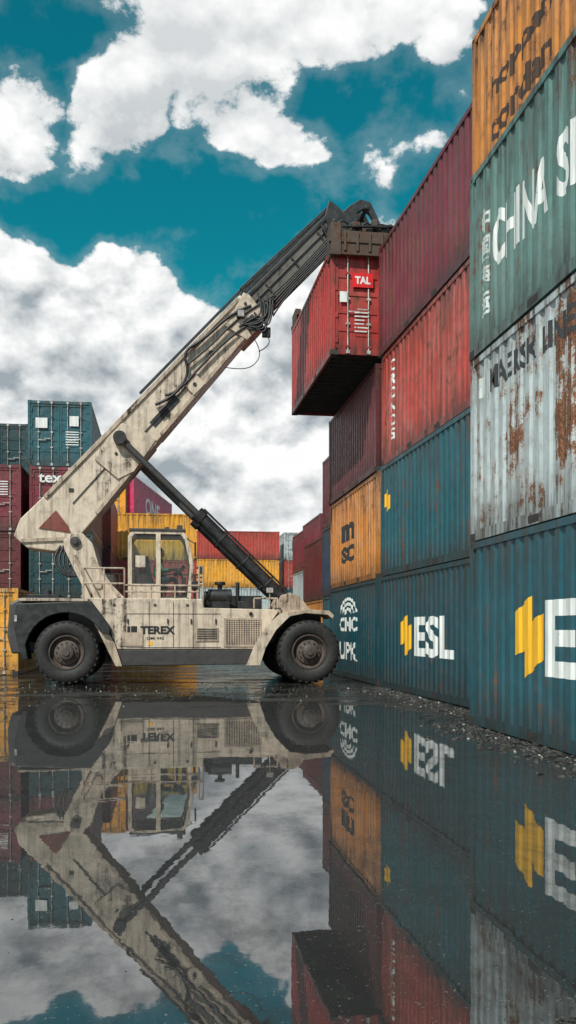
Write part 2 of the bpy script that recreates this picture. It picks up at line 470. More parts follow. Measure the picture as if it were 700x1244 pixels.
for sg,nm in ((-1,'near'),(1,'far')):
    ya=YC+sg*1.45; yb=YC+sg*1.10
    part('side_panel_'+nm,beige,lambda b:b.prism([(-1.12,.86),(-1.30,1.30),(-1.62,1.72),(-1.80,2.14),(.98,2.12),(1.02,1.90),(2.95,1.86),(2.62,1.40),(2.36,.86)],min(ya,yb),max(ya,yb)),.02)
    part('lower_skirt_'+nm,dgrey,lambda b:b.prism([(-1.0,.45),(-1.14,.855),(2.36,.855),(2.24,.47)],min(ya,yb)+.02,max(ya,yb)-.02),.02)
    part('diagonal_strut_'+nm,beige2,lambda b:b.prism([(-1.16,.44),(-1.0,.44),(-1.18,1.0),(-1.42,1.45),(-1.80,2.0),(-1.98,2.0),(-1.6,1.35)],min(ya,yb)-.05 if sg<0 else min(ya,yb),max(ya,yb) if sg<0 else max(ya,yb)+.05),.01)
    fy0,fy1=(YC-2.12,YC-.98) if sg<0 else (YC+.98,YC+2.12)
    def f(b):
        outer=[(2.14,.46),(2.30,.90),(2.62,1.42),(3.05,1.78),(3.5,1.86),(4.10,1.82),(4.22,1.70)]
        inner=[(4.18,1.62),(4.05,1.72),(3.5,1.76),(3.12,1.68),(2.74,1.34),(2.46,.86),(2.34,.46)]
        b.prism(outer+inner,fy0,fy1)
    part('front_fender_'+nm,beige2,f,.01)
    yy=fy0-.02 if sg<0 else fy1-.01
    part('fender_lip_'+nm,beige,lambda b:b.prism([(2.02,.47),(2.22,.95),(2.50,1.42),(2.85,1.74),(3.05,1.80),(3.08,1.66),(2.76,1.34),(2.50,.9),(2.36,.47)],yy,yy+.03),.006)
    ra,rb=(YC-1.64,YC-.96) if sg<0 else (YC+.96,YC+1.64)
    def f(b):
        pts=[(-3.52,1.98),(-3.60,1.55),(-3.48,.95),(-3.36,.62),(-3.24,.62),(-3.30,.95)]+arc(RX,.79,.98,165,30,12)+[(-1.30,1.22),(-1.30,1.45),(-1.75,2.06)]
        b.prism(pts,ra,rb)
    part('rear_fender_'+nm,black,f,.02)
    part('rear_deck_edge_'+nm,beige2,lambda b:b.box((-3.5,ra-.01,2.045),(-1.82,rb+.01,2.11)),.008)
part('counterweight',dgrey,lambda b:b.prism([(-3.75,.75),(-3.85,1.2),(-3.80,2.0),(-3.5,2.16),(-2.3,2.16),(-2.3,1.0),(-3.0,.75)],YC-.95,YC+.95),.05)
part('deck',beige2,lambda b:(b.box((-1.8,YC-1.10,1.75),(.98,YC+1.10,2.10)),b.box((.98,YC-1.10,1.75),(4.0,YC+1.10,1.86))),.01)
def f(b):
    y=YC-1.465
    b.box((1.52,y-.01,.92),(2.46,y+.012,1.64),0)
    for i in range(13):
        z=.98+i*.049
        for j in range(14):
            x=1.58+j*.062
            b.box((x,y-.014,z),(x+.036,y-.008,z+.027),1)
    b.box((.82,y-.012,1.06),(1.38,y+.012,1.40),0)
    b.box((.85,y-.016,1.09),(1.35,y-.008,1.37),1)
    for i in range(6): b.box((.86,y-.022,1.10+i*.045),(1.34,y-.012,1.115+i*.045),0)
    b.box((-.98,y-.008,.95),(-.5,y+.01,1.28),0)
    for x in (-.35,.25,.74): b.box((x,y+.005,.90),(x+.012,y+.016,2.05),1)
    for x in (-1.2,-.2,.6,1.44):
        b.box((x-.03,y-.012,1.95),(x+.03,y+.012,1.99),1)
    for zz in (.90,1.74): b.box((-.9,y+.006,zz),(1.44,y+.014,zz+.012),1)
    for x in (-.88,.1,.68,1.3): b.box((x,y-.02,1.5),(x+.03,y+.01,1.62),1)
    b.cyl((2.2,y+.02,1.75),(2.2,y-.03,1.75),.05,1,12)
part('side_grilles',[beige2,black],f,0)
def flat(name,body,x0,x1,z0,z1,y,mat,bold=0,vf=None):
    vs,fs=textmesh(body,bold) if vf is None else vf
    me=bpy.data.meshes.new(name); me.from_pydata([(x0+(x1-x0)*u,y,z0+(z1-z0)*w) for u,w in vs],[],fs); me.materials.append(mat)
    o=bpy.data.objects.new(name,me); COL.objects.link(o); o.parent=rs
black_mark=logomat('black_lettering',(.015,.015,.018,1),.1)
flat('side_lettering','TEREX',-.56,.30,1.24,1.44,YC-1.457,black_mark,.045)
flat('side_lettering_sub','DMI 945',-.40,.02,1.10,1.17,YC-1.457,black_mark,.01)
flat('side_emblem','',-.88,-.64,1.24,1.46,YC-1.457,black_mark,0,([(.0,.1),(.3,.1),(.3,.9),(0,.9),(.38,.1),(1,.1),(1,.9),(.38,.9)],[(0,1,2,3),(4,5,6,7)]))
flat('warning_label','',-.36,-.26,.96,1.06,YC-1.457,yellow_mark,0,SQ)
for s in (-1,1):
    ya=YC+s*.72
    part('boom_support_plate',beige,lambda b:b.prism([(-2.48,3.40),(-2.50,3.62),(-2.30,3.80),(-2.02,3.80),(-1.78,3.55),(-1.62,3.0),(-1.30,2.5),(-.95,2.14),(-.95,1.9),(-1.95,1.9),(-2.0,2.4),(-2.25,2.9)],ya-.06,ya+.06),.015)
def strip(b,p,q,wd,y0,y1,mi=0):
    d=Vector((q[0]-p[0],q[1]-p[1])).normalized(); n=Vector((-d.y,d.x))*wd/2
    b.prism([(p[0]+n.x,p[1]+n.y),(q[0]+n.x,q[1]+n.y),(q[0]-n.x,q[1]-n.y),(p[0]-n.x,p[1]-n.y)],y0,y1,mi)
def f(b):
    for s in (-1,1):
        y0,y1=sorted((YC+s*.78,YC+s*.81))
        strip(b,(-2.22,3.25),(-1.78,2.15),.07,y0,y1); strip(b,(-1.80,3.2),(-1.10,2.15),.07,y0,y1)
        b.cyl((-1.62,YC+s*.78,2.5),(-1.62,YC+s*.82,2.5),.11,0,18)
part('support_ribs',beige2,f,.006)
def f(b):
    b.box((-1.95,YC-.66,2.1),(-1.25,YC+.66,2.75)); b.cyl((-2.2,YC-.86,3.58),(-2.2,YC+.86,3.58),.13,0,18); b.cyl((-2.2,YC-.9,3.58),(-2.2,YC+.9,3.58),.07,0,12)
part('boom_pivot',dgrey,f,.01)
hw=.43
outer=[(-3.78,3.74),(-3.62,4.18),(-2.91,4.90),(-1.24,6.74),(2.02,10.22),(2.58,9.56),(-.12,6.30),(-.62,5.70),(-1.10,5.06),(-1.75,4.22),(-2.25,3.62),(-2.75,3.36),(-3.45,3.45)]
part('boom_outer_section',beige,lambda b:b.prism(outer,YC-hw,YC+hw),.03)
def f(b):
    for s in (-1,1):
        y0,y1=sorted((YC+s*hw,YC+s*(hw+.05)))
        strip(b,(-3.0,4.74),(1.98,10.10),.10,y0,y1); strip(b,(-.05,6.45),(2.50,9.56),.10,y0,y1)
        strip(b,(-1.70,4.36),(-.2,6.25),.10,y0,y1)
        strip(b,(-3.6,3.62),(-2.3,3.70),.10,y0,y1)
part('boom_flanges',beige2,f,.008)
def f(b):
    for s in (-1,1):
        y0,y1=sorted((YC+s*hw,YC+s*(hw+.075)))
        b.prism([(-1.75,5.75),(-1.42,6.30),(-1.05,6.70),(-.55,6.55),(-.18,6.28),(-.75,5.45),(-1.15,5.25)],y0,y1)
        b.prism([(1.62,9.35),(1.95,9.95),(2.10,10.25),(2.25,10.20),(2.75,9.62),(2.62,9.45),(2.2,9.0)],y0,y1)
        b.prism([(.55,7.75),(.85,8.05),(1.10,7.80),(.80,7.48)],y0-.0,y1-.02 if s<0 else y1)
part('boom_reinforcement',beige,f,.012)
def f(b):
    s=-1
    y1=YC+s*(hw+.076); 
    for (x,z,r) in ((-.9,6.2,.05),(-1.2,5.9,.04),(2.0,9.6,.05),(2.35,9.55,.05),(2.15,9.95,.04),(.82,7.77,.05)):
        b.cyl((x,y1,z),(x,y1-.02,z),r,0,12)
    y1=YC-hw
    for (x,z) in ((-2.4,4.9),(-2.9,4.0),(.2,7.4),(1.2,8.6)):
        b.box((x,y1-.02,z),(x+.12,y1+.01,z+.09),0)
    strip(b,(-.6,6.35),(.9,8.05),.025,y1-.03,y1); strip(b,(-2.3,4.6),(-1.0,6.1),.02,y1-.03,y1)
    b.prism([(-.35,6.75),(-.2,6.62),(.45,7.35),(.30,7.48)],y1-.012,y1+.01)
part('boom_fittings',black,f,0)
def f(b):
    for s in (-1,1):
        y0,y1=sorted((YC+s*(hw+.002),YC+s*(hw+.03)))
        b.prism([(-3.15,3.95),(-2.72,4.42),(-2.42,4.02),(-2.35,3.85)],y0,y1)
part('boom_red_plate',redp,f,.004)
def f(b):
    b.prism([(1.7,9.72),(4.55,12.72),(4.95,12.15),(2.25,9.30)],YC-.33,YC+.33,0)
    for s in (-1,1):
        y0,y1=sorted((YC+s*.33,YC+s*.37))
        strip(b,(1.9,9.88),(4.52,12.62),.10,y0,y1,1); strip(b,(2.4,9.52),(4.86,12.10),.09,y0,y1,1)
        strip(b,(2.3,9.95),(4.4,12.15),.05,y0,y1-.01 if s<0 else y1,1)
        for k in range(3):
            x=2.9+k*.7; z=10.15+k*.735
            strip(b,(x-.2,z+.42),(x+.12,z+.04),.045,y0,y1,1)
part('boom_inner_section',[mgrey,black],f,.012)
part('boom_top_rail',black,lambda b:(strip(b,(-.6,7.55),(2.1,10.45),.06,YC-.30,YC-.2),strip(b,(2.05,10.40),(4.55,12.86),.09,YC-.33,YC-.2),strip(b,(2.05,10.40),(4.55,12.86),.09,YC+.2,YC+.33),
    [strip(b,(-.5+k*.5,7.55+k*.535),(-.5+k*.5+.05,7.45+k*.535),.05,YC-.28,YC-.22) for k in range(6)]),.005)
def f(b):
    for s in (-1,1):
        y0,y1=sorted((YC+s*.26,YC+s*.40))
        b.prism([(4.30,12.45),(4.42,12.90),(4.62,12.78),(4.80,12.62),(5.0,12.80),(5.28,12.98),(5.55,12.92),(5.72,12.60),(5.86,12.30),(5.74,12.26),(5.52,12.62),(5.36,12.72),(5.18,12.60),(5.22,12.2),(5.30,11.75),(5.05,11.55),(4.60,11.70)],y0,y1)
    b.cyl((5.18,YC-.5,11.95),(5.18,YC+.5,11.95),.16,0,16); b.cyl((4.6,YC-.45,12.3),(4.6,YC+.45,12.3),.10,0,14)
    b.cyl((5.45,YC-.45,12.75),(5.45,YC+.45,12.75),.06,0,12)
    b.box((4.9,YC-.24,11.5),(5.46,YC+.24,12.2)); b.cyl((5.18,YC,11.05),(5.18,YC,11.6),.36,0,20); b.cyl((5.18,YC,10.95),(5.18,YC,11.15),.5,0,24)
    b.cyl((4.75,YC-.42,11.9),(5.6,YC-.42,11.35),.06,0,12); b.cyl((5.3,YC-.45,12.3),(5.85,YC-.45,11.5),.05,0,12)
    b.box((5.5,YC-.5,11.2),(5.8,YC-.2,11.6)); b.box((4.55,YC-.5,11.15),(4.8,YC-.2,11.4))
part('boom_head',black,f,.015)
for s in (-1,1):
    yy=YC+s*.62
    def f(b):
        p=Vector((-1.10,yy,6.28)); q=Vector((3.32,yy,2.02)); mpt=p.lerp(q,.46)
        b.cyl(p,mpt,.085,1,16); b.cyl(mpt,q,.165,0,20); b.cyl(mpt-(q-p)*.015,mpt+(q-p)*.02,.20,0,20)
        b.cyl((p.x,yy-.14,p.z),(p.x,yy+.14,p.z),.17,0,18); b.cyl((q.x,yy-.2,q.z),(q.x,yy+.2,q.z),.2,0,18)
        o=Vector((.12,-.10,.16)); b.cyl(mpt+o,q+o-(q-p)*.04,.028,0,8)
        for k in (.25,.5,.75):
            c0=mpt.lerp(q,k); b.cyl(c0-(q-p)*.004,c0+(q-p)*.004,.185,1,20)
    part('lift_cylinder',[black,dgrey],f,.0,True)
    part('cylinder_bracket',beige2,lambda b:(b.prism([(2.85,1.85),(3.05,2.25),(3.30,2.32),(3.55,2.22),(3.85,1.85)],yy-.24,yy-.19),b.prism([(2.85,1.85),(3.05,2.25),(3.30,2.32),(3.55,2.22),(3.85,1.85)],yy+.19,yy+.24)),.006)
part('cylinder_cross_pin',black,lambda b:b.cyl((-1.10,YC-.72,6.28),(-1.10,YC+.72,6.28),.10,0,16),0,True)
def hose(name,pts,r=.022,mat=None):
    cu=bpy.data.curves.new(name,'CURVE'); cu.dimensions='3D'; cu.bevel_depth=r; cu.bevel_resolution=1
    sp=cu.splines.new('NURBS'); sp.points.add(len(pts)-1)
    for i,p in enumerate(pts): sp.points[i].co=(*p,1)
    sp.use_endpoint_u=True; sp.order_u=3; sp.resolution_u=6
    o=bpy.data.objects.new(name,cu); COL.objects.link(o); o.parent=rs; cu.materials.append(mat or black)
YN=YC-hw-.09
hose('hydraulic_hose',[(-.2,YN,7.2),(.2,YN,7.35),(.7,YN,8.0),(.5,YN-.05,8.6),(1.0,YN,8.9),(1.8,YN,9.7),(2.3,YN,9.9)],.04)
hose('hydraulic_hose',[(.6,YN,8.25),(1.2,YN,8.75),(1.7,YN,9.3),(2.2,YN,9.75),(2.9,YN,10.2)],.03)
hose('hydraulic_hose',[(.05,YN,7.45),(.35,YN,7.5),(1.1,YN,8.4),(1.9,YN,9.2),(2.4,YN,9.5)],.035)
hose('hydraulic_hose',[(2.2,YN,9.3),(2.5,YN,8.9),(2.55,YN,8.5),(2.15,YN-.05,8.15),(1.6,YN,8.25)],.012)
hose('hydraulic_hose',[(2.5,YN,9.6),(2.8,YN,9.1),(2.75,YN-.1,8.8),(2.5,YN,8.7)],.014)
for i in range(12):
    a=random.uniform(-.22,.22); c_=random.uniform(-.1,.4)
    hose('hose_bundle',[(2.2+a,YN,9.55+a),(2.5+a,YN-.1,9.2+c_),(2.75+a*.5,YN-.08,9.4+c_),(2.7+a,YN,9.95+c_)],.024)
for i in range(6):
    hose('inner_hose',[(2.6+i*.06,YC-.40,10.0-i*.06),(3.2,YC-.44,10.55-i*.07),(3.9,YC-.42,11.3-i*.07),(4.5,YC-.44,12.0-i*.08)],.022)
for i in range(6):
    hose('tip_hose',[(4.2+i*.08,YC-.42,12.2),(4.5+i*.1,YC-.5,11.6-i*.05),(4.9+i*.08,YC-.5,11.2),(5.1+i*.05,YC-.4,11.1)],.028)
for i in range(8):
    hose('pivot_hose',[(-2.6+i*.08,YC-.5,3.5),(-2.85+i*.12,YC-.62,3.1-i*.05),(-2.4+i*.1,YC-.7,2.65),(-2.05,YC-.6,2.8+i*.05),(-1.9,YC-.6,2.3)],.03)
def f(b):
    b.box((2.25,YN-.06,9.25),(2.62,YN+.04,9.62)); b.box((2.72,YN-.05,9.72),(2.9,YN+.08,9.95)); b.box((2.35,YC+.0,10.42),(2.6,YC+.2,10.7))
    b.cyl((-.1,YN-.03,7.0),(.1,YN-.03,7.2),.05,0,10); b.box((2.6,YN-.02,9.1),(2.82,YN+.1,9.35))
part('valve_block',black,f,.01)
part('work_light',[black,bar_steel],lambda b:(b.box((1.92,YN-.12,9.55),(2.12,YN+.04,9.75)),b.box((1.94,YN-.125,9.57),(2.10,YN-.118,9.73),1)),.0)
# spreader
def f(b):
    b.box((4.75,YC-2.7,10.72),(5.62,YC+2.7,11.12))
    for yy,sg in ((YC-3.04,-1),(YC+2.64,1)):
        b.box((4.0,yy,10.60),(6.38,yy+.40,10.90)); b.box((4.45,yy+.05,10.90),(5.95,yy+.36,11.06))
        yf=yy-.10 if sg<0 else yy+.42
        b.box((3.95,yf,10.30),(6.42,yf+.06,10.84)); b.box((3.90,yf-.03,10.55),(6.46,yf+.09,10.66)); b.box((3.92,yf-.02,10.26),(6.44,yf+.08,10.33))
        for x in (3.94,6.20):
            b.box((x,yy-.14 if sg<0 else yy,10.24),(x+.24,yy+.42 if sg<0 else yy+.54,11.0)); b.box((x+.03,yy+.05,10.98),(x+.2,yy+.3,11.08))
        for k in range(7): b.box((4.25+k*.3,yf-.05,10.34),(4.31+k*.3,yf,10.82))
        for k in range(9):
            x=random.uniform(4.2,6.1); w_=random.uniform(.06,.2); z_=random.uniform(10.84,11.05)
            b.box((x,yy-.08,z_-.12),(x+w_,yy+.2,z_+random.uniform(0,.14)),random.choice((0,1)))
        b.cyl((4.2,yy-.12,10.92),(5.3,yy-.12,10.97),.035,1,8); b.cyl((5.1,yy-.12,11.02),(6.2,yy-.12,10.9),.03,1,8)
    for s in (-1,1):
        b.box((5.18+s*.75-.12,YC-1.2,10.80),(5.18+s*.75+.12,YC+1.2,11.10))
        for yy in (YC-2.2,YC+2.2): strip(b,(5.18+s*.4,10.9),(5.18+s*1.1,10.75),.12,yy-.08,yy+.08)
    b.box((4.6,YC-.7,11.0),(5.76,YC+.7,11.2))
    b.box((4.3,YC-2.3,11.0),(4.7,YC-1.6,11.25),1)
part('spreader',[rusty,black],f,.015)
for i in range(7):
    hose('spreader_hose',[(4.05+i*.3,YC-2.9,10.95),(4.2+i*.3,YC-3.02,11.2-i*.01),(4.5+i*.27,YC-2.9,11.02),(4.7+i*.2,YC-2.2,11.2)],.022)
# cab
ca,cb=YC-.78,YC+.72
cabo=[(-.84,2.12),(-.84,3.74),(-.74,3.86),(.48,3.86),(.60,3.70),(.74,3.0),(.66,2.12)]
def f(b):
    for y0,y1 in ((ca,ca+.07),(cb-.07,cb)):
        for i in range(len(cabo)):
            p=cabo[i]; q=cabo[(i+1)%len(cabo)]
            strip(b,p,q,.10,y0,y1)
        strip(b,(-.12,2.12),(-.12,3.82),.12,y0-.01,y1+.01)
        b.prism([(-.80,2.12),(-.80,2.48),(-.14,2.48),(-.14,2.12)],y0+.01,y1-.01)
        strip(b,(-.8,2.50),(-.1,2.50),.05,y0-.005,y1+.005)
    for p in cabo: b.box((p[0]-.045,ca+.07,p[1]-.045),(p[0]+.045,cb-.07,p[1]+.045))
    b.box((-.80,ca+.07,2.12),(-.76,cb-.07,2.9))
    b.box((-.70,ca-.015,2.95),(-.45,ca-.005,3.25))
part('cab_frame',beige,f,.01)
part('cab_roof',dgrey,lambda b:(b.box((-.86,ca-.03,3.88),(.58,cb+.03,3.95)),b.cyl((.1,YC,3.95),(.1,YC,4.08),.06,0,12),b.box((.35,ca,3.95),(.5,ca+.12,4.05))),.015)
part('cab_windows',gm,lambda b:[b.add([(x,yy,z) for x,z in pl],[tuple(range(len(pl)))]) for yy in (ca+.035,cb-.035) for pl in ([(-.76,2.52),(-.76,3.78),(-.17,3.78),(-.17,2.52)],[(-.03,2.18),(-.03,3.78),(.46,3.78),(.56,3.66),(.68,3.0),(.61,2.18)])],0)
part('cab_interior',black,lambda b:(b.box((-.8,ca+.08,2.12),(.62,cb-.08,2.2)),b.box((-.35,YC-.26,2.42),(.12,YC+.24,2.58)),b.prism([(-.38,2.56),(-.26,2.56),(-.38,3.28),(-.48,3.28)],YC-.24,YC+.22),
   b.box((-.2,YC-.18,2.2),(.0,YC+.18,2.42)),b.box((.50,ca+.35,2.2),(.60,cb-.35,2.72)),b.cyl((.40,YC,2.95),(.46,YC,2.88),.19,0,18),b.cyl((.44,YC,2.9),(.56,YC,2.6),.03,0,8),b.cyl((.05,ca+.2,2.2),(.12,ca+.2,2.7),.02,0,8)),.02)
part('cab_mirror',black,lambda b:(b.box((.80,ca-.2,3.25),(.84,ca-.02,3.6)),b.cyl((.62,ca,3.7),(.82,ca-.1,3.55),.012,0,6)),0)
# operator seated in the cab
op=bpy.data.objects.new('machine_operator',None); COL.objects.link(op)
vest=plain('operator_jacket',lin(70,120,96),.8,0,.2); trous=plain('operator_trousers',lin(38,44,60),.85,0,.2)
skin=plain('operator_skin',lin(150,104,80),.6,0,.1); hair=plain('operator_hair',lin(30,24,20),.8,0,.2)
def skinned(name,verts,edges,rad,mat):
    me=bpy.data.meshes.new(name); me.from_pydata(verts,edges,[]); o=bpy.data.objects.new(name,me); COL.objects.link(o); o.parent=op
    md=o.modifiers.new('skin','SKIN'); md.use_smooth_shade=True
    if len(me.skin_vertices)==0:
        bm=bmesh.new(); bm.from_mesh(me); bm.verts.layers.skin.verify(); bm.to_mesh(me); bm.free()
    for v,r in zip(me.skin_vertices[0].data,rad): v.radius=(r,r)
    me.skin_vertices[0].data[0].use_root=True
    sb=o.modifiers.new('sub','SUBSURF'); sb.levels=2; sb.render_levels=2
    me.materials.append(mat); return o
X0=-.10
try:
    tv=[(X0,YC,2.68),(X0-.03,YC,2.88),(X0-.03,YC,3.10),(X0+.01,YC,3.20),(X0+.03,YC,3.27)]
    te=[(0,1),(1,2),(2,3),(3,4)]; tr_=[.15,.14,.16,.10,.055]
    for s in (-1,1):
        k=len(tv); tv+=[(X0,YC+s*.19,3.12),(X0+.10,YC+s*.24,2.90),(X0+.34,YC+s*.16,2.94)]; te+=[(2,k),(k,k+1),(k+1,k+2)]; tr_+=[.07,.052,.036]
    skinned('jacket',tv,te,tr_,vest)
    lv=[(X0,YC,2.66)];le=[];lr=[.13]
    for s in (-1,1):
        k=len(lv); lv+=[(X0+.06,YC+s*.11,2.66),(X0+.42,YC+s*.13,2.70),(X0+.46,YC+s*.13,2.32),(X0+.48,YC+s*.13,2.25),(X0+.60,YC+s*.13,2.235)]; le+=[(0,k),(k,k+1),(k+1,k+2),(k+2,k+3),(k+3,k+4)]; lr+=[.09,.065,.045,.04,.035]
    skinned('trousers',lv,le,lr,trous)
    skinned('head',[(X0+.03,YC,3.26),(X0+.05,YC,3.34),(X0+.055,YC,3.42),(X0+.03,YC,3.48),(X0+.145,YC,3.37)],[(0,1),(1,2),(2,3),(1,4)],[.05,.075,.09,.07,.022],skin)
    skinned('hair',[(X0-.02,YC,3.40),(X0+.01,YC,3.48),(X0+.07,YC,3.52)],[(0,1),(1,2)],[.075,.085,.06],hair)
    for s in (-1,1):
        hv=[(X0+.34,YC+s*.16,2.94),(X0+.40,YC+s*.145,2.95)]; he=[(0,1)]; hr=[.028,.034]
        for q in range(4):
            k=len(hv); zz=2.972-q*.016
            hv+=[(X0+.445,YC+s*(.140),zz),(X0+.478+.004*(q in(1,2)),YC+s*.118,zz),(X0+.462,YC+s*.098,zz)]; he+=[(1,k),(k,k+1),(k+1,k+2)]; hr+=[.009,.008,.007]
        k=len(hv); hv+=[(X0+.40,YC+s*.105,2.975),(X0+.43,YC+s*.085,2.98)]; he+=[(1,k),(k,k+1)]; hr+=[.010,.008]
        skinned('hand',hv,he,hr,skin)
except Exception as e: print('operator',e)
def rail(b,pts,z0,zs,y,mi=0):
    for x in pts: b.cyl((x,y,z0),(x,y,max(zs)),.022,mi,8)
    for z in zs: b.cyl((pts[0],y,z),(pts[-1],y,z),.022,mi,8)
def f(b):
    rail(b,[-1.95,-1.45,-.95],2.12,[2.5,2.88],YC-1.38)
    rail(b,[-.95,-.3,.3,.90],2.12,[2.30,2.46],YC-1.38)
    rail(b,[.90,1.0],1.95,[2.5,2.95],YC-1.38)
    rail(b,[-1.95,-1.2,-.4,.4,1.0],2.12,[2.5,2.9],YC+1.38)
    for z in (2.5,2.88): b.cyl((-1.95,YC-1.38,z),(-1.95,YC-.8,z),.02,0,8)
    for z in (2.5,2.95): b.cyl((1.0,YC-1.38,z),(1.0,YC-.9,z),.02,0,8)
    rail(b,[2.3,2.9],1.9,[2.15],YC-1.3)
part('handrails',beige2,f,0,True)
def f(b):
    y=YC-.95
    b.cyl((1.15,y,2.22),(1.75,y,2.22),.17,0,20); b.cyl((1.05,y,2.22),(1.15,y,2.22),.12,0,16); b.box((1.2,y-.1,1.86),(1.7,y+.1,2.1))
    b.cyl((1.45,y,2.35),(1.45,y,2.50),.06,0,12); b.cyl((1.45,y,2.50),(1.45,y,2.58),.14,0,16)
    b.box((1.9,y-.15,1.86),(2.3,y+.3,2.08)); b.cyl((1.95,y+.5,1.86),(1.95,y+.5,2.6),.05,0,12)
    b.box((1.05,YC-.4,1.86),(2.6,YC+.5,2.25)); b.cyl((.8,y+.1,2.1),(.8,y+.1,2.75),.035,0,10); b.box((.72,y,2.4),(.88,y+.1,2.6))
    b.cyl((-2.9,YC-.7,2.1),(-2.9,YC-.7,2.35),.09,0,12); b.box((-3.4,YC-.8,2.15),(-2.6,YC+.8,2.24))
part('engine_equipment',black,f,.012,True)
part('tow_light',[bar_steel],lambda b:(b.box((-3.56,YC-1.66,1.55),(-3.50,YC-1.5,1.70)),b.cyl((2.7,YC-1.3,1.86),(2.7,YC-1.3,2.3),.015,0,6),b.box((2.62,YC-1.36,2.3),(2.78,YC-1.24,2.42))),0)
lc=container(3.97,YC-3.03,7.92,paint('painted_steel_lifted',C['tal'],rust=.34,dirt=.6,fade=.3,seed=61),rot=math.radians(.6))
end_mark(lc,*SQ,(.50,1.02,1.62,1.96),red_mark,'label',-.030)
vs,fs=textmesh('TAL',.04); end_mark(lc,vs,fs,(.57,.95,1.70,1.88),white_mark,'label_lettering',-.034)
end_mark(lc,*SQ,(.20,.38,1.25,1.5),white_mark,'placard',-.026)
for k in range(6): end_mark(lc,*SQ,(.56,.56+random.uniform(.2,.36),1.0-k*.09,1.03-k*.09),pale_mark,'data_text',-.026)

# ---------------------------------------------------------------- ground
me=bpy.data.meshes.new('ground')
R=900; me.from_pydata([(-R,-R,0),(R,-R,0),(R,R,0),(-R,R,0)],[],[(0,1,2,3)])
g=bpy.data.objects.new('ground',me); COL.objects.link(g)
m,t,b,oc=newmat('wet_asphalt'); me.materials.append(m)
n2=t.noise(oc,3.5,7,.65); n3=t.noise(oc,45,2,.7)
stretch=t.noise(t.mapping(oc,scale=(.45,1.3,1)),.8,6,.62)
wet=t.ss(t.m('ADD',stretch,t.m('MULTIPLY',t.m('SUBTRACT',n2,.5),.5)),.40,.50)
c=t.mix(t.ss(n2,.3,.7),(.014,.013,.0125,1),(.040,.036,.032,1))
c=t.mix(t.ss(n3,.45,.68,0,.3),c,(.08,.072,.065,1))
c=t.mix(t.m('MULTIPLY',wet,.7),c,(.008,.008,.008,1))
t.put(b.inputs['Base Color'],c)
t.put(b.inputs['Roughness'],t.m('ADD',t.m('MULTIPLY',t.m('SUBTRACT',1,wet),t.ss(n2,.3,.7,.18,.42)),.05))
h=t.m('MULTIPLY',t.m('SUBTRACT',1.05,wet),t.m('ADD',n3,t.m('MULTIPLY',n2,2.2)))
t.put(b.inputs['Normal'],t.bump(h,.7,.035))
b_=bmesh.new()
pts=[]
for i in range(90):
    a=2*math.pi*i/90
    x=-8+14.5*math.cos(a); y=7.5+13.0*math.sin(a)
    x+=.8*mnoise.noise(Vector((x*.4,y*.4,0))); y+=.8*mnoise.noise(Vector((x*.4,y*.4,5)))
    x=min(x,4.55)
    pts.append(b_.verts.new((x,y,.005)))
b_.faces.new(pts)
me=bpy.data.meshes.new('puddle'); b_.to_mesh(me); b_.free()
pd=bpy.data.objects.new('puddle',me); COL.objects.link(pd)
m,t,b,oc=newmat('puddle_water'); me.materials.append(m)
n=t.noise(oc,.8,6,.6); nf=t.noise(oc,5,5,.68)
x,y,z=t.sep(oc)
edge=t.m('MINIMUM',t.m('MULTIPLY',t.m('SUBTRACT',17.8,y),.12),t.m('MULTIPLY',t.m('SUBTRACT',4.0,x),.9))
corner=t.m('SUBTRACT',t.m('POWER',t.m('ADD',t.m('POWER',t.m('SUBTRACT',x,1.62),2),t.m('POWER',t.m('SUBTRACT',y,2.65),2)),.5),.38)
edge=t.m('MINIMUM',edge,corner)
edge=t.m('MINIMUM',edge,.62)
mm=t.m('ADD',edge,t.m('ADD',t.m('MULTIPLY',t.m('SUBTRACT',n,.5),1.8),t.m('MULTIPLY',t.m('SUBTRACT',nf,.5),.9)))
mask=t.ss(mm,.0,.07)
b.inputs['Roughness'].default_value=.6
gl=t.N.new('ShaderNodeBsdfGlossy'); gl.inputs['Color'].default_value=(.82,.83,.84,1); gl.inputs['Roughness'].default_value=.008
rip=t.m('ADD',t.noise(oc,1.8,3,.5),t.m('MULTIPLY',t.noise(oc,26,2,.6),.03))
nb=t.bump(rip,.075,.012); t.put(gl.inputs['Normal'],nb)
fr=t.N.new('ShaderNodeFresnel'); fr.inputs[0].default_value=1.33
scum=t.ss(t.noise(t.mapping(oc,scale=(1,.6,1)),2.4,6,.72),.40,.70,0,.18)
fac=t.m('SUBTRACT',t.m('ADD',t.m('MULTIPLY',fr.outputs[0],.55),.25),scum,clamp=True)
spk=t.ss(t.noise(oc,60,2,.6),.68,.72)
m1=t.N.new('ShaderNodeMixShader'); t.put(m1.inputs[0],t.m('MULTIPLY',fac,t.m('SUBTRACT',1,t.m('MULTIPLY',spk,.8)))); t.L.new(b.outputs[0],m1.inputs[1]); t.L.new(gl.outputs[0],m1.inputs[2])
t.put(b.inputs['Base Color'],t.mix(spk,(.013,.0115,.010,1),(.18,.16,.14,1)))
tr=t.N.new('ShaderNodeBsdfTransparent'); m2=t.N.new('ShaderNodeMixShader'); t.put(m2.inputs[0],mask)
t.L.new(tr.outputs[0],m2.inputs[1]); t.L.new(m1.outputs[0],m2.inputs[2]); t.L.new(m2.outputs[0],t.N['Material Output'].inputs[0])
b=MB()
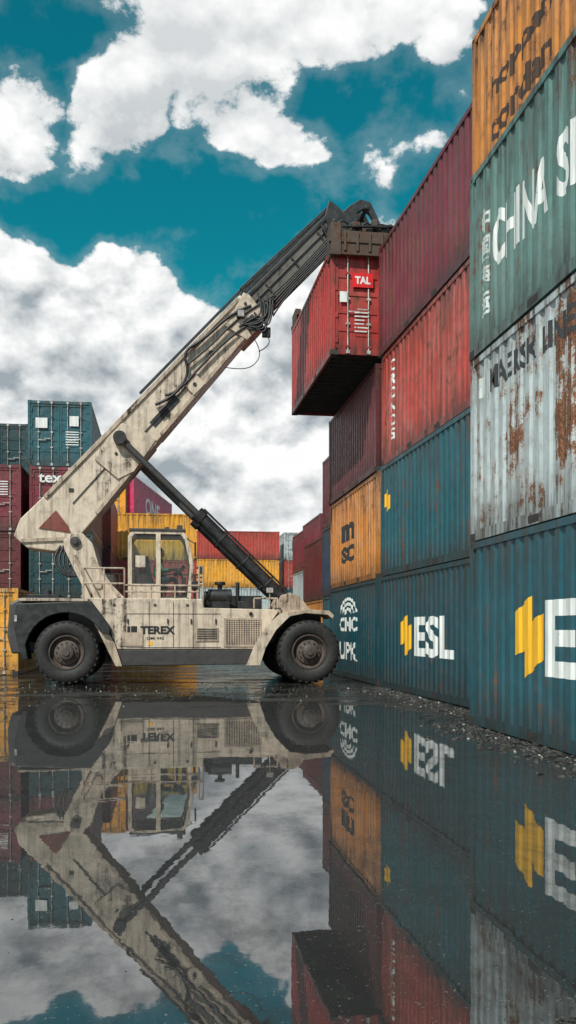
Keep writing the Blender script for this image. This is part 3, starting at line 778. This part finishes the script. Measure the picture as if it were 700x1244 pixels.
def rock(x,y,r):
    n=[]
    for i in range(6):
        a=i*math.pi/3+random.uniform(-.3,.3); n.append((x+r*random.uniform(.7,1.2)*math.cos(a),y+r*random.uniform(.7,1.2)*math.sin(a),r*random.uniform(0,.25)))
    top=[(x+r*.5*math.cos(i*2.1),y+r*.5*math.sin(i*2.1),r*random.uniform(.4,.8)) for i in range(3)]
    b.add(n+top,[(0,1,6),(1,2,7,6),(2,3,7),(3,4,8,7),(4,5,8),(5,0,6,8),(6,7,8)])
for i in range(3000):
    y=random.uniform(5,20); x=(4.30 if y<12.1 else 5.05)-abs(random.gauss(0,.34)); rock(x,y,random.choice((.006,.008,.010,.014,.02,.03,.045)))
for i in range(1400):
    rock(1.62+random.gauss(0,.19),2.68+random.gauss(0,.18),random.choice((.004,.006,.009,.013)))
for i in range(900):
    rock(random.uniform(-6,4.5),random.gauss(19.3,1.5),random.choice((.008,.012,.018,.028)))
for i in range(500): rock(random.uniform(-3,3.8),random.uniform(3,16),random.choice((.004,.006,.010)))
b.obj('gravel',[plain('gravel_stone',(.045,.040,.036,1),.35,0,.8,30)])

# ---------------------------------------------------------------- world
w=bpy.data.worlds.new('World'); scene.world=w; w.use_nodes=True
t=NT(w.node_tree); bg=t.N['Background']
SE,SA=47,-146
sky=t.N.new('ShaderNodeTexSky'); sky.sky_type='NISHITA'; sky.sun_disc=False
sky.sun_elevation=math.radians(SE); sky.sun_rotation=math.radians(SA%360)
tc=t.N.new('ShaderNodeTexCoord'); d=tc.outputs['Generated']
x,y,z=t.sep(d)
az=t.m('ARCTAN2',x,y); el=t.m('ARCSINE',z)
wv=t.noise(t.mapping(d,loc=(1,9,4)),5,3,.5)
wc=t.vm('SCALE',t.vm('SUBTRACT',t.noise(d,14,3,.6,col=True),(.5,.5,.5)),.06)
dw=t.vm('ADD',d,wc)
def vor(vec,scale):
    n=t.N.new('ShaderNodeTexVoronoi'); n.feature='F1'; t.put(n.inputs['Vector'],vec)
    n.inputs['Scale'].default_value=scale
    return n.outputs['Distance']
def hfield(off=(0,0,0),det=8):
    v=t.mapping(d,loc=(3.1+off[0],1.7+off[1],.4+off[2]),scale=(1,1,1.3))
    f=t.noise(v,6.5,det,.61,.1)
    vv=t.mapping(dw,loc=off,scale=(1,1,1.25))
    q=vor(vv,19); bl=t.m('MULTIPLY',t.m('SUBTRACT',.35,t.m('MULTIPLY',q,q)),.17)
    return t.m('ADD',f,bl)
f0=hfield(det=8); f1=hfield((-.008,-.006,.022),5)
lowf=t.noise(t.mapping(d,loc=(7,2,1)),3.2,2,.5)
azw=t.m('ADD',az,t.m('MULTIPLY',t.m('SUBTRACT',lowf,.5),.14)); elw=t.m('ADD',el,t.m('MULTIPLY',t.m('SUBTRACT',wv,.5),.13))
def blob(a,e,ra,re,wt):
    p=t.m('DIVIDE',t.m('SUBTRACT',azw,a),ra); q=t.m('DIVIDE',t.m('SUBTRACT',elw,e),re)
    s_=t.m('ADD',t.m('MULTIPLY',p,p),t.m('MULTIPLY',q,q))
    return t.m('MULTIPLY',t.m('EXPONENT',t.m('MULTIPLY',s_,-1)),wt)
edge_el=t.m('ADD',.412,blob(.075,.40,.06,.2,-.06))
bank=t.ss(t.m('SUBTRACT',edge_el,elw),-.03,.035,0,1.0)
dens=t.m('MULTIPLY',bank,1.0)
for bb in [(0.0,.525,.10,.055,.88),(-.17,.50,.055,.07,.62),(.10,.61,.15,.045,.70),(.27,.60,.10,.05,.62),(.15,.49,.06,.022,.55),(.30,.49,.07,.03,.36),(-.05,.64,.06,.03,.3),
           (.03,.445,.2,.018,-.3),(-.115,.56,.03,.06,-.3)]:
    dens=t.m('ADD',dens,blob(*bb))
tot=t.m('ADD',t.m('SUBTRACT',dens,.36),t.m('MULTIPLY',t.m('SUBTRACT',f0,.5),2.5))
alpha=t.ss(tot,-.03,.13)
alpha=t.m('MAXIMUM',alpha,t.ss(tot,-.3,-.0,0,.10))
lit=t.m('MULTIPLY',t.m('SUBTRACT',f0,f1),4.6)
g2=t.noise(t.mapping(d,loc=(5,5,2),scale=(1,1,1.9)),4.2,3,.55)
shade=t.m('ADD',t.ss(tot,.45,1.3,0,.22),t.ss(g2,.46,.66,0,.8))
shade=t.m('SUBTRACT',t.m('ADD',shade,.10),lit,clamp=True)
shade=t.m('MULTIPLY',shade,t.ss(el,.60,.36,.5,1))
cc=t.mix(shade,(9.9,9.95,9.9,1),(3.5,4.05,4.4,1))
cc=t.mix(t.ss(el,.14,.0,0,.6),cc,(6.8,7.1,7.3,1))
skyc=t.mix(1.0,sky.outputs[0],(.035,.98,.80,1),'MULTIPLY')
fin=t.mix(alpha,skyc,cc)
t.put(bg.inputs[0],fin); bg.inputs[1].default_value=.1
try:
    w.cycles.sampling_method='MANUAL'; w.cycles.sample_map_resolution=512
except Exception as e: print(e)
sl=bpy.data.lights.new('sun','SUN'); sl.energy=4.5; sl.angle=math.radians(.6); sl.color=(1,.94,.86)
so=bpy.data.objects.new('sun',sl); COL.objects.link(so)
e=math.radians(SE);a=math.radians(SA)
sv=Vector((math.sin(a)*math.cos(e),math.cos(a)*math.cos(e),math.sin(e)))
so.rotation_euler=sv.to_track_quat('Z','Y').to_euler(); so.location=(0,-5,40)
cam=bpy.data.cameras.new('camera'); co=bpy.data.objects.new('camera',cam); COL.objects.link(co)
co.location=(0,0,1.35); co.rotation_euler=(math.radians(90),0,math.radians(-8.1))
cam.sensor_fit='HORIZONTAL'; cam.sensor_width=36; cam.lens=1067/700*36; cam.shift_y=143/700
cam.clip_end=3000; cam.clip_start=.05
scene.camera=co
scene.view_settings.view_transform='Standard'; scene.view_settings.look='None'; scene.view_settings.exposure=0
